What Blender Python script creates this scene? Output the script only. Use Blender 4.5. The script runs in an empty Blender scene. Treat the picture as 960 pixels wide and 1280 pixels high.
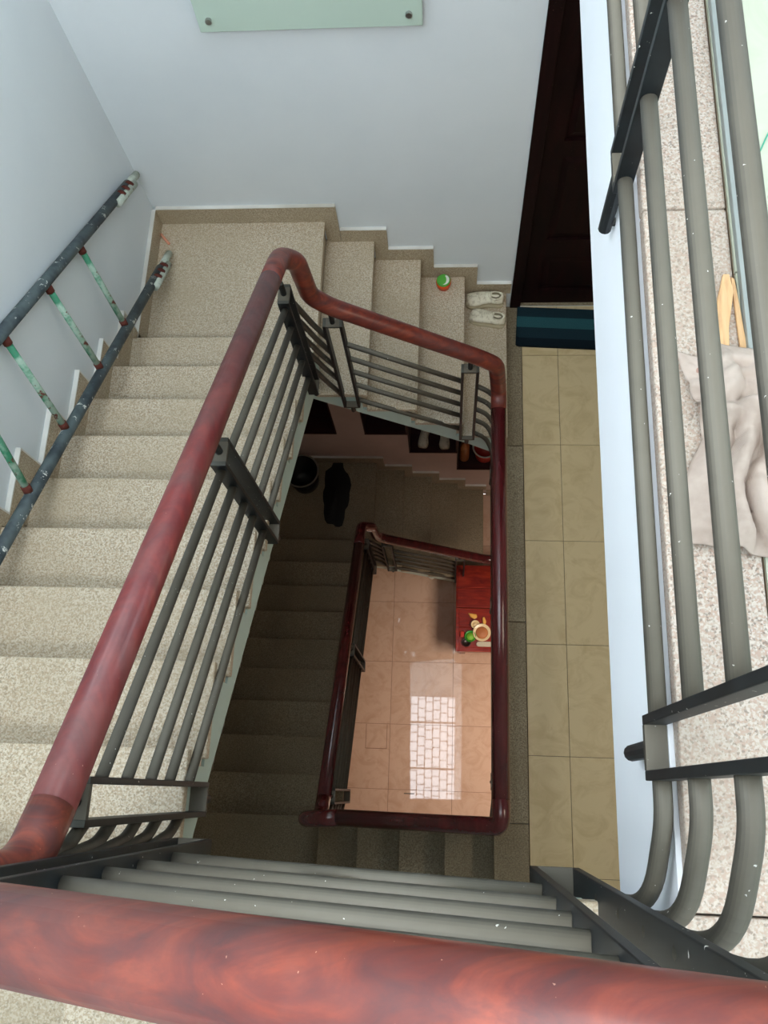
import bpy, bmesh, math, random
from mathutils import Vector, Matrix, noise
random.seed(4)
C = bpy.context.scene.collection
PI = math.pi

# ------------------------------------------------------------------ camera
def cam_matrix():
    rx, ry, rz = 0.3164, 0.0701, 0.0352
    R = Matrix.Rotation(rz, 4, 'Z') @ Matrix.Rotation(ry, 4, 'Y') @ Matrix.Rotation(rx, 4, 'X')
    return Matrix.Translation((0.6633, -2.7875, 4.5588)) @ R
cd = bpy.data.cameras.new('camera'); cam = bpy.data.objects.new('camera', cd); C.objects.link(cam)
cd.sensor_fit = 'HORIZONTAL'; cd.sensor_width = 36.0; cd.lens = 1076.7 * 36 / 960
cd.clip_start = 0.02; cd.clip_end = 100
cam.matrix_world = cam_matrix()
bpy.context.scene.camera = cam

# ------------------------------------------------------------------ world, lights, exposure
w = bpy.data.worlds.new('sky'); bpy.context.scene.world = w; w.use_nodes = True
bgn = w.node_tree.nodes['Background']; bgn.inputs[0].default_value = (0.86, 0.935, 1.0, 1); bgn.inputs[1].default_value = 6.0
def area(name, loc, rot, sx, sy, power, col, spec=1.0, spread=PI):
    l = bpy.data.lights.new(name, 'AREA'); l.shape = 'RECTANGLE'; l.size = sx; l.size_y = sy
    l.energy = power; l.color = col; l.specular_factor = spec; l.spread = spread
    o = bpy.data.objects.new(name, l); C.objects.link(o); o.location = loc; o.rotation_euler = rot
    return o
area('fill_light_hall', (3.45, -2.7, 5.55), (0, math.radians(90), 0), 1.2, 1.3, 8, (0.94, 0.97, 1.0), 0.5)  # added fill at an unseen east window, brightens the top hall
area('fill_light_south', (0.2, -3.80, 5.75), (math.radians(-90), 0, PI), 1.9, 1.1, 62, (0.95, 0.98, 1.0), 0.6)  # added fill behind the camera, at an unseen south window
area('fill_light_west', (-.86 , -2.0, 5.65), (0, math.radians(-90), 0), 1.4, 1.7, 16, (0.92, 0.96, 1.0), 0.6)  # added fill from the west to brighten fascia and rails
area('fill_light_ground', (1.9, -2.3, -0.75), (0, math.radians(14), 0), 0.6, 1.0, 17, (1.0, 0.84, 0.70), 0.3, math.radians(95))  # unseen warm fill added to brighten the ground floor
area('fill_light_lower_hall', (2.6, -2.4, 2.8), (0, math.radians(25), 0), 0.3, 1.2, 11, (1.0, 0.85, 0.66), 0.3)  # unseen warm fill added to lift the hall tiles
vs = bpy.context.scene.view_settings
bpy.context.scene.display_settings.display_device = 'sRGB'
vs.view_transform = 'Standard'; vs.look = 'None'; vs.exposure = 0.35; vs.gamma = 1; vs.use_curve_mapping = False

# ------------------------------------------------------------------ materials
def srgb(r, g, b):
    f = lambda c: (c / 255 / 12.92) if c / 255 <= 0.04045 else ((c / 255 + 0.055) / 1.055) ** 2.4
    return (f(r), f(g), f(b), 1)
def mat(name, base, rough=0.5, spec=0.5, metal=0.0):
    m = bpy.data.materials.new(name); m.use_nodes = True
    b = m.node_tree.nodes['Principled BSDF']
    b.inputs['Base Color'].default_value = base; b.inputs['Roughness'].default_value = rough
    b.inputs['Specular IOR Level'].default_value = spec; b.inputs['Metallic'].default_value = metal
    return m
class NT:
    def __init__(s, m):
        s.t = m.node_tree; s.b = s.t.nodes['Principled BSDF']; s.tc = s.t.nodes.new('ShaderNodeTexCoord')
    def n(s, typ, **kw):
        x = s.t.nodes.new(typ)
        for k, v in kw.items(): setattr(x, k, v)
        return x
    def l(s, a, b): s.t.links.new(a, b)
    def coords(s, scale=(1, 1, 1), rand=False):
        mp = s.n('ShaderNodeMapping'); mp.inputs['Scale'].default_value = scale
        s.l(s.tc.outputs['Object'], mp.inputs['Vector'])
        if rand:
            oi = s.n('ShaderNodeObjectInfo'); mm = s.n('ShaderNodeMath', operation='MULTIPLY'); mm.inputs[1].default_value = 50
            s.l(oi.outputs['Random'], mm.inputs[0]); s.l(mm.outputs[0], mp.inputs['Location'])
        return mp.outputs[0]
    def noise(s, vec, scale, detail=3, rough=0.5, dist=0.0):
        x = s.n('ShaderNodeTexNoise'); x.inputs['Scale'].default_value = scale; x.inputs['Detail'].default_value = detail
        x.inputs['Roughness'].default_value = rough; x.inputs['Distortion'].default_value = dist
        s.l(vec, x.inputs['Vector']); return x.outputs['Fac']
    def ramp(s, fac, stops, interp='LINEAR'):
        x = s.n('ShaderNodeValToRGB'); e = x.color_ramp.elements; x.color_ramp.interpolation = interp
        e[0].position, e[0].color = stops[0]; e[1].position, e[1].color = stops[-1]
        for p_, c_ in stops[1:-1]:
            k = e.new(p_); k.color = c_
        s.l(fac, x.inputs[0]); return x.outputs[0]
    def mix(s, fac, a, b, mode='MIX'):
        x = s.n('ShaderNodeMix', data_type='RGBA', blend_type=mode)
        for i, v in ((0, fac), (6, a), (7, b)):
            if isinstance(v, (float, int)): x.inputs[i].default_value = v
            elif isinstance(v, tuple): x.inputs[i].default_value = v
            else: s.l(v, x.inputs[i])
        return x.outputs[2]
    def bump(s, h, strength=0.2, dist=0.01):
        x = s.n('ShaderNodeBump'); x.inputs['Strength'].default_value = strength; x.inputs['Distance'].default_value = dist
        s.l(h, x.inputs['Height']); s.l(x.outputs[0], s.b.inputs['Normal'])
    def col(s, c): s.l(c, s.b.inputs['Base Color'])
    def rough(s, c): s.l(c, s.b.inputs['Roughness'])
K0, K1 = (0, 0, 0, 1), (1, 1, 1, 1)

def granite(name, base, dark, light, pink, scale=1.0, rough=0.45):
    m = mat(name, base, rough, 0.35); t = NT(m); v = t.coords(rand=True)
    n2 = t.noise(v, 150 * scale, 2, 0.6)
    def cells(sc):
        x = t.n('ShaderNodeTexVoronoi'); x.inputs['Scale'].default_value = sc; t.l(v, x.inputs['Vector'])
        y = t.n('ShaderNodeSeparateXYZ'); t.l(x.outputs['Color'], y.inputs[0]); return y.outputs
    c1 = cells(270 * scale); n1, n3 = c1[0], c1[1]
    big = t.noise(v, 2.2, 4, 0.6)
    c = t.ramp(n2, [(0.40, pink), (0.52, base), (0.62, light)])
    c = t.mix(t.ramp(n1, [(0.13, (0.62, 0.62, 0.62, 1)), (0.22, K0)]), c, dark)
    c = t.mix(t.ramp(n3, [(0.78, K0), (0.88, (0.8, 0.8, 0.8, 1))]), c, light)
    c = t.mix(t.ramp(big, [(0.35, (0.55, 0.55, 0.55, 1)), (0.65, K0)]), c, t.mix(0.75, base, (base[0] * .78, base[1] * .74, base[2] * .66, 1)))
    t.col(c); t.bump(n1, 0.08, 0.002)
    return m
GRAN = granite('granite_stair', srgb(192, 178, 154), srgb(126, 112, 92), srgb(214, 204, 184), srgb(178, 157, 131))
GRANL = granite('granite_worn_shaded', srgb(142, 130, 106), srgb(88, 80, 64), srgb(166, 156, 132), srgb(128, 112, 90), rough=0.55)  # dirtier copy of the granite, with lower-storey shade put into its colour
GRANT = granite('granite_top_floor', srgb(178, 164, 150), srgb(100, 90, 82), srgb(198, 188, 176), srgb(176, 150, 134), 1.35)
GRAND = granite('granite_skirting', srgb(176, 162, 138), srgb(120, 108, 90), srgb(200, 188, 164), srgb(160, 142, 118))

def plaster(name, a, b):
    m = mat(name, a, 0.6, 0.25); t = NT(m); v = t.coords()
    n = t.noise(v, 1.6, 5, 0.55)
    t.col(t.ramp(n, [(0.3, b), (0.6, a)])); t.bump(t.noise(v, 60, 3, 0.6), 0.05, 0.004)
    return m
WALL = plaster('wall_paint', srgb(224, 231, 234), srgb(217, 225, 229))
WALLP = plaster('wall_paint_lower', srgb(216, 196, 186), srgb(196, 176, 166))
FASC = plaster('fascia_paint', srgb(236, 240, 244), srgb(232, 236, 242))
STRG = plaster('stringer_paint', srgb(196, 214, 206), srgb(176, 196, 188))
CEIL = plaster('ceiling_paint', srgb(232, 234, 234), srgb(226, 228, 228))
EDGEW = plaster('skirting_top_paint', srgb(226, 226, 220), srgb(176, 170, 156))

def tile_mat(name, base, vein, rough, spec=0.5, dirt=None):
    m = mat(name, base, rough, spec); t = NT(m); v = t.coords(rand=True)
    n = t.noise(v, 7, 6, 0.65, 1.2)
    c = t.ramp(n, [(0.35, vein), (0.55, base)])
    if dirt:
        d = t.noise(t.coords(rand=False), 3.0, 5, 0.7, 0.5)
        c = t.mix(t.ramp(d, [(0.60, K0), (0.72, (0.6, 0.6, 0.6, 1))]), c, dirt)
    t.col(c); return m
TILEH = tile_mat('tile_hall', srgb(214, 194, 152), srgb(200, 178, 134), 0.35)
TILEG = tile_mat('tile_ground', srgb(208, 176, 154), srgb(196, 162, 138), 0.018, 0.9, srgb(170, 134, 104))
TILET = tile_mat('tile_top', srgb(186, 190, 170), srgb(178, 183, 162), 0.5)
GROUT = mat('grout', srgb(120, 104, 84), 0.9)
GROUTG = mat('grout_ground', srgb(126, 92, 72), 0.8)

def wood(name, a, b, c, rough, axis=0, scale=1.0, coat=0.0, dusty=None):
    m = mat(name, a, rough, 0.5); t = NT(m)
    sc = [9 * scale] * 3; sc[axis] = 1.6 * scale
    v = t.coords(tuple(sc), rand=False)
    n = t.noise(v, 1.3, 6, 0.62, 1.6)
    sc2 = [60 * scale] * 3; sc2[axis] = 4 * scale
    g = t.noise(t.coords(tuple(sc2)), 1.0, 4, 0.7, 0.5)
    col = t.ramp(n, [(0.30, c), (0.48, b), (0.66, a)])
    col = t.mix(t.ramp(g, [(0.30, (0.35, 0.35, 0.35, 1)), (0.6, K0)]), col, c)
    if dusty:
        d = t.noise(t.coords((1, 1, 1)), 3.2, 5, 0.7)
        col = t.mix(t.ramp(d, [(0.45, K0), (0.72, (0.5, 0.5, 0.5, 1))]), col, dusty)
        t.rough(t.ramp(d, [(0.35, (rough,) * 3 + (1,)), (0.75, (min(1, rough + .3),) * 3 + (1,))]))
    sp = t.noise(t.coords((1, 1, 1)), 210, 2, 0.5)
    col = t.mix(t.ramp(sp, [(0.765, K0), (0.78, (0.6, 0.6, 0.6, 1))]), col, srgb(206, 166, 140))
    t.col(col); m.node_tree.nodes['Principled BSDF'].inputs['Coat Weight'].default_value = coat
    m.node_tree.nodes['Principled BSDF'].inputs['Coat Roughness'].default_value = 0.18
    return m
RAILX = wood('handrail_wood_across', srgb(138, 60, 38), srgb(106, 42, 32), srgb(70, 34, 35), 0.36, 0, 1.5, 0.15, srgb(112, 74, 70))
RAILY = wood('handrail_wood_along', srgb(126, 46, 42), srgb(108, 36, 36), srgb(86, 28, 32), 0.34, 1, 1.0, 0.2, srgb(128, 92, 86))
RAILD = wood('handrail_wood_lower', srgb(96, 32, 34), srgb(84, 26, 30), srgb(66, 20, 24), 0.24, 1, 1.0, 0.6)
MAHOG = wood('mahogany_door', srgb(30, 6, 7), srgb(22, 4, 5), srgb(12, 2, 3), 0.6, 2, 1.0, 0.0); MAHOG.node_tree.nodes['Principled BSDF'].inputs['Specular IOR Level'].default_value = 0.15
NICHE = wood('mahogany_shelf', srgb(62, 22, 22), srgb(48, 14, 16), srgb(32, 10, 12), 0.5, 0, 1.0, 0.05)
TABW = wood('table_wood', srgb(160, 50, 30), srgb(134, 36, 24), srgb(98, 24, 18), 0.25, 0, 1.4, 0.4)
PINE = wood('raw_wood', srgb(222, 186, 142), srgb(210, 170, 122), srgb(182, 138, 98), 0.7, 1, 3.0)

def steel(name, a, b, dust, rough=0.55):
    m = mat(name, a, rough, 0.4); t = NT(m); v = t.coords()
    n = t.noise(v, 14, 5, 0.65)
    c = t.ramp(n, [(0.35, a), (0.6, b)])
    geo = t.n('ShaderNodeNewGeometry'); sx = t.n('ShaderNodeSeparateXYZ'); t.l(geo.outputs['True Normal'], sx.inputs[0])
    up = t.ramp(sx.outputs[2], [(0.25, K0), (0.95, (0.75, 0.75, 0.75, 1))])
    c = t.mix(up, c, dust)                                # settled dust lies on what faces up
    sp = t.noise(v, 120, 2, 0.5)
    c = t.mix(t.ramp(sp, [(0.74, K0), (0.76, K1)]), c, srgb(206, 204, 196))
    t.col(c); return m
TUBE = steel('dusty_steel_tube', srgb(56, 54, 48), srgb(70, 67, 59), srgb(112, 106, 93))
BLACK = steel('black_painted_steel', srgb(13, 16, 18), srgb(22, 28, 31), srgb(88, 88, 80), 0.5)
STEEL = mat('brushed_steel', srgb(170, 172, 170), 0.3, 0.5, 0.9)

# ------------------------------------------------------------------ mesh helpers
def empty(name, loc=(0, 0, 0), label=None, cat=None, group=None):
    o = bpy.data.objects.new(name, None); C.objects.link(o); o.location = loc; o.empty_display_size = 0.05
    if label: o['label'] = label
    if cat: o['category'] = cat
    if group: o['group'] = group
    return o
def wloc(o):
    v = Vector((0, 0, 0))
    while o: v += Vector(o.location); o = o.parent
    return v
def obj(name, bm, m, parent=None, loc=None, smooth=False, bevel=0.0, label=None, cat=None, group=None, kind=None):
    """bm is in world coordinates; it is moved so that the object's origin is sensible"""
    if parent is not None: org = wloc(parent)
    elif loc is not None: org = Vector(loc)
    else: org = Vector((0, 0, 0))
    bmesh.ops.translate(bm, verts=bm.verts, vec=-org)
    bmesh.ops.recalc_face_normals(bm, faces=bm.faces)
    me = bpy.data.meshes.new(name); bm.to_mesh(me); bm.free()
    if smooth:
        for p in me.polygons: p.use_smooth = True
    o = bpy.data.objects.new(name, me); C.objects.link(o)
    for mm in (m if isinstance(m, (list, tuple)) else [m]): me.materials.append(mm)
    if parent is not None: o.parent = parent
    else: o.location = org
    if bevel:
        b = o.modifiers.new('bevel', 'BEVEL'); b.width = bevel; b.segments = 2; b.limit_method = 'ANGLE'
    if label: o['label'] = label
    if cat: o['category'] = cat
    if group: o['group'] = group
    if kind: o['kind'] = kind
    return o
def struct(name, bm, m, parent=None, **k): return obj(name, bm, m, parent, kind=None if parent else 'structure', **k)
def box(bm, x0, y0, z0, x1, y1, z1, mi=0, rot=None, piv=None):
    vs = [bm.verts.new((x, y, z)) for x in (x0, x1) for y in (y0, y1) for z in (z0, z1)]
    for f in ((0, 1, 3, 2), (4, 6, 7, 5), (0, 4, 5, 1), (2, 3, 7, 6), (0, 2, 6, 4), (1, 5, 7, 3)):
        bm.faces.new([vs[i] for i in f]).material_index = mi
    if rot is not None: bmesh.ops.rotate(bm, verts=vs, cent=piv, matrix=rot)
    return vs
def boxbm(*a, **k):
    bm = bmesh.new(); box(bm, *a, **k); return bm
def prism(bm, pts, axis, a, b):
    """polygon pts (2D) extruded along axis from a to b"""
    def P(p, s):
        if axis == 'x': return (s, p[0], p[1])
        if axis == 'y': return (p[0], s, p[1])
        return (p[0], p[1], s)
    A = [bm.verts.new(P(p, a)) for p in pts]; B = [bm.verts.new(P(p, b)) for p in pts]
    n = len(pts)
    bm.faces.new(A); bm.faces.new(B[::-1])
    for i in range(n): bm.faces.new([A[i], B[i], B[(i + 1) % n], A[(i + 1) % n]])
def tube(bm, path, r, seg=14, caps=True, rad=None, squash=1.0):
    path = [Vector(p) for p in path]; rings = []
    n = len(path); T0 = (path[1] - path[0]).normalized()
    up = Vector((0, 0, 1)) if abs(T0.z) < 0.95 else Vector((0, 1, 0))
    N = (up - T0 * up.dot(T0)).normalized()
    for i in range(n):
        if i == 0: T = T0
        elif i == n - 1: T = (path[-1] - path[-2]).normalized()
        else: T = ((path[i + 1] - path[i]).normalized() + (path[i] - path[i - 1]).normalized()).normalized()
        N = (N - T * N.dot(T)).normalized(); B = T.cross(N)
        rr = rad[i] if rad else r
        rings.append([bm.verts.new(path[i] + N * (math.cos(2 * PI * k / seg) * rr * squash) + B * (math.sin(2 * PI * k / seg) * rr)) for k in range(seg)])
    for i in range(n - 1):
        for k in range(seg):
            bm.faces.new([rings[i][k], rings[i][(k + 1) % seg], rings[i + 1][(k + 1) % seg], rings[i + 1][k]])
    if caps:
        bm.faces.new(rings[0][::-1]); bm.faces.new(rings[-1])
def smoothpath(pts, rads, seg=8):
    """polyline with each inner corner i replaced by a quadratic arc reaching rads[i] back along both sides"""
    pts = [Vector(p) for p in pts]; out = [pts[0]]
    for i in range(1, len(pts) - 1):
        r = rads[i - 1] if isinstance(rads, (list, tuple)) else rads
        a = pts[i - 1] - pts[i]; b = pts[i + 1] - pts[i]
        ra = min(r, a.length * .49); rb = min(r, b.length * .49)
        A = pts[i] + a.normalized() * ra; B = pts[i] + b.normalized() * rb
        for k in range(seg + 1):
            t = k / seg; out.append(A * (1 - t) ** 2 + pts[i] * 2 * t * (1 - t) + B * t * t)
    out.append(pts[-1]); return out
def cyl(bm, c, r, h, seg=20, r2=None, mi=0):
    c = Vector(c); r2 = r if r2 is None else r2
    a = [bm.verts.new(c + Vector((math.cos(2 * PI * k / seg) * r, math.sin(2 * PI * k / seg) * r, 0))) for k in range(seg)]
    b = [bm.verts.new(c + Vector((math.cos(2 * PI * k / seg) * r2, math.sin(2 * PI * k / seg) * r2, h))) for k in range(seg)]
    bm.faces.new(a[::-1]).material_index = mi; bm.faces.new(b).material_index = mi
    for k in range(seg): bm.faces.new([a[k], a[(k + 1) % seg], b[(k + 1) % seg], b[k]]).material_index = mi
def lathe(bm, c, prof, seg=28):
    c = Vector(c); rings = []
    for r, z in prof:
        rings.append([bm.verts.new(c + Vector((math.cos(2 * PI * k / seg) * max(r, 1e-4), math.sin(2 * PI * k / seg) * max(r, 1e-4), z))) for k in range(seg)])
    for i in range(len(rings) - 1):
        for k in range(seg): bm.faces.new([rings[i][k], rings[i][(k + 1) % seg], rings[i + 1][(k + 1) % seg], rings[i + 1][k]])
    bm.faces.new(rings[0][::-1]); bm.faces.new(rings[-1])

# ------------------------------------------------------------------ dimensions (measured from the photograph)
r, t = 0.17, 0.2419            # riser, tread of the short flights
tw = 0.2406                    # tread of the long west flight
H = 20 * r
Y0 = -0.778                    # first nosing of the west flight
XW, XE, YN, YS = 0.008, 0.951, -0.90, -2.935     # edges of the stair well
WX, SY, EX = -0.87, -3.82, 3.5
XS = -0.075                    # first nosing of the south flight
ROOF = 6.85
nz_w = lambda y: 1.02 + (-y - 0.778) * (r / tw)        # nosing line of the west flight
nz_n = lambda x: 5 * r - x * (r / t)                    # nosing line of the north flight
nz_s = lambda x: 16 * r + (x - XS) * (r / t)

# ------------------------------------------------------------------ walls
def mk(name, m, *boxes, **k):
    bm = bmesh.new()
    for b in boxes: box(bm, *b)
    return struct(name, bm, m, **k)
NB = -0.30   # paint changes below the hall slab
DX0, DX1, DZ = 1.0, 1.95, 2.45
mk('wall_north', WALL, (WX - .2, 0, NB, DX0, .35, ROOF), (DX0, 0, DZ, DX1, .35, ROOF), (DX1, 0, NB, EX + .2, .35, ROOF), (DX0, 0, NB, DX1, .35, 0))
cols = [(-.57, -.28, -1.905, -.95), (-.05, .30, -1.912, -1.05), (.30, .71, -2.305, -1.05), (.71, 1.10, -2.70, -1.05)]
nb = [(WX - .2, 0, -H, -.57, .35, NB), (-.28, 0, -H, -.05, .35, NB), (1.10, 0, -H, EX + .2, .35, NB)]
for a, b, z0, z1 in cols: nb += [(a, 0, -H, b, .35, z0 - .018), (a, 0, z1 + .018, b, .35, NB), (a, .32, z0 - .018, b, .35, z1 + .018)]
mk('wall_north_lower', WALLP, *nb)
mk('wall_west', WALL, (WX - .2, SY - .2, NB, WX, 0, 4.9), (WX - .2, SY - .2, 6.4, WX, 0, ROOF), (WX - .2, SY - .2, 4.9, WX, -2.9, 6.4), (WX - .2, -1.1, 4.9, WX, 0, 6.4)); mk('wall_west_lower', WALLP, (WX - .2, SY - .2, -H, WX, 0, NB))
WSX0, WSX1, WSZ0, WSZ1 = -.40, .80, 4.75, 6.65
mk('wall_south', WALL, (WX, SY - .2, NB, EX, SY, WSZ0), (WX, SY - .2, WSZ1, EX, SY, ROOF), (WX, SY - .2, WSZ0, WSX0, SY, WSZ1), (WSX1, SY - .2, WSZ0, EX, SY, WSZ1))
mk('wall_south_lower', WALLP, (WX, SY - .2, -H, EX, SY, NB))
mk('wall_east', WALL, (EX, SY - .2, NB, EX + .2, 0, 4.9), (EX, SY - .2, 6.2, EX + .2, 0, ROOF), (EX, SY - .2, 4.9, EX + .2, -3.4, 6.2), (EX, -2.0, 4.9, EX + .2, 0, 6.2))
mk('wall_east_lower', WALLP, (EX, SY - .2, -H, EX + .2, 0, NB))
SKX0, SKX1, SKY0, SKY1 = -.12, .80, -2.93, -.86
mk('ceiling', CEIL, (WX - .2, SY - .2, ROOF, SKX0, .35, ROOF + .12), (SKX1, SY - .2, ROOF, EX + .2, .35, ROOF + .12),
   (SKX0, SY - .2, ROOF, SKX1, SKY0, ROOF + .12), (SKX0, SKY1, ROOF, SKX1, .35, ROOF + .12))
# skylight with a staggered iron grille (its reflection lies on the polished ground floor)
sk = empty('window_1', (SKX0, SKY0, ROOF)); sk['kind'] = 'structure'
bm = bmesh.new(); nc = 6; cw = (SKX1 - SKX0) / nc
for i in range(nc + 1):
    x = SKX0 + i * cw; box(bm, x - .008, SKY0, ROOF + .02, x + .008, SKY1, ROOF + .04)
L = SKY1 - SKY0
for j in (0.0, .30, .74, 1.0): box(bm, SKX0, SKY0 + L * j - .016, ROOF + .02, SKX1, SKY0 + L * j + .016, ROOF + .045)
for i in range(nc):
    for j in range(11):
        y = SKY0 + L * ((j + (0.5 if i % 2 else 0.05) + 0.14 * ((i * 7 + j * 3) % 3)) / 11)
        if y < SKY1: box(bm, SKX0 + i * cw, y - .007, ROOF + .022, SKX0 + (i + 1) * cw, y + .007, ROOF + .036)
obj('grille', bm, BLACK, sk)
# unseen side windows of the top floor, added for their light
for nm, b in (('window_added_2', [(WSX0, SY - .12, WSZ0, WSX0 + .05, SY - .08, WSZ1), (WSX1 - .05, SY - .12, WSZ0, WSX1, SY - .08, WSZ1), (WSX0, SY - .12, WSZ0, WSX1, SY - .08, WSZ0 + .05), (WSX0, SY - .12, WSZ1 - .05, WSX1, SY - .08, WSZ1), (.18, SY - .12, WSZ0, .22, SY - .08, WSZ1)]),
              ('window_added_4', [(WX - .12, -2.9, 4.9, WX - .08, -1.1, 4.95), (WX - .12, -2.9, 6.35, WX - .08, -1.1, 6.4)] + [(WX - .12, y, 4.9, WX - .08, y + .05, 6.4) for y in (-2.9, -2.02, -1.15)]),
              ('window_added_3', [(EX + .08, -3.4, 4.9, EX + .12, -2.0, 4.95), (EX + .08, -3.4, 6.15, EX + .12, -2.0, 6.2)] + [(EX + .08, y, 4.9, EX + .12, y + .05, 6.2) for y in (-3.4, -2.73, -2.05)])):
    mk(nm, STEEL, *b)

# ------------------------------------------------------------------ floors
def tiles(parent, m, xs, ys, z, gap=.003, th=.008):
    cache = {}
    for i in range(len(xs) - 1):
        for j in range(len(ys) - 1):
            w_, h_ = xs[i + 1] - xs[i], ys[j + 1] - ys[j]
            key = (round(w_, 3), round(h_, 3))
            if key not in cache:
                bm = bmesh.new(); box(bm, gap / 2, gap / 2, -th, w_ - gap / 2, h_ - gap / 2, 0)
                me = bpy.data.meshes.new('tile'); bmesh.ops.recalc_face_normals(bm, faces=bm.faces); bm.to_mesh(me); bm.free(); me.materials.append(m); cache[key] = me
            o = bpy.data.objects.new('tile', cache[key]); C.objects.link(o); o.parent = parent
            o.location = Vector((xs[i], ys[j], z)) - Vector(parent.location)
XB = 1.067
def hall(z, m_tile, m_gran, name, fascia_mat, XB=1.067):
    bm = bmesh.new()
    pts = [(XE, YN), (XE + .008, YN), (XE + .008, 0), (EX, 0), (EX, SY), (4 * t + XS + .02, SY), (4 * t + XS + .02, YS), (XE, YS)]
    prism(bm, pts, 'z', z - .42, z - .03)
    f = struct(name, bm, fascia_mat, loc=(0, 0, 0))
    bm = bmesh.new()                                     # bedding under the tiles
    box(bm, XB, SY, z - .03, EX, 0, z - .006); obj('screed', bm, GROUT, f)
    for y0, y1, x0 in ((-.90, 0, 4 * t), (-2.915, -.90, XE + .006), (SY, -2.915, 4 * t + XS)):
        # slabs of granite along the edge
        n = max(1, round((y1 - y0) / .95)); d = (y1 - y0) / n
        for k in range(n):
            obj('granite_edge_slab', boxbm(x0, y0 + k * d + .0012, z - .03, XB - .002, y0 + (k + 1) * d - .0012, z), m_gran, f, bevel=.004)
    xs = [XB, 1.275, 1.84, 2.405, 2.97, EX]; ys = [SY, -3.72, -3.153, -2.588, -2.023, -1.458, -.893, -.328, 0]
    tiles(f, m_tile, xs, ys, z)
    return f
hall(0, TILEH, GRANL, 'floor_hall', FASC)
hall(H, TILET, GRANT, 'floor_top', FASC, 1.086)
gf = mk('floor', GROUTG, (WX, SY, -H - .1, EX, 0, -H - .006))
gx = [WX, -.42, .14, .70, 1.26, 1.82, 2.38, 2.94, EX]; gy = [SY, -3.325, -2.765, -2.205, -1.645, -1.085, -.525, 0]
tiles(gf, TILEG, gx, gy, -H)
# outline of a cut-in patch and two scratches on the ground tiles
bm = bmesh.new()
for b in ((-.075, -2.424, .113, -2.419), (-.077, -2.424, -.073, -2.21), (.111, -2.424, .115, -2.21)): box(bm, b[0], b[1], -H - .004, b[2], b[3], -H + .0006)
obj('patch_joint', bm, GROUTG, gf)
bm = bmesh.new(); box(bm, .28, -2.80, -H, .37, -2.792, -H + .004); 
obj('twig', bm, BLACK, loc=(.3, -2.8, -H), label='thin dark twig lying on the pink ground-floor tiles near the south handrail', cat='twig')

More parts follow.
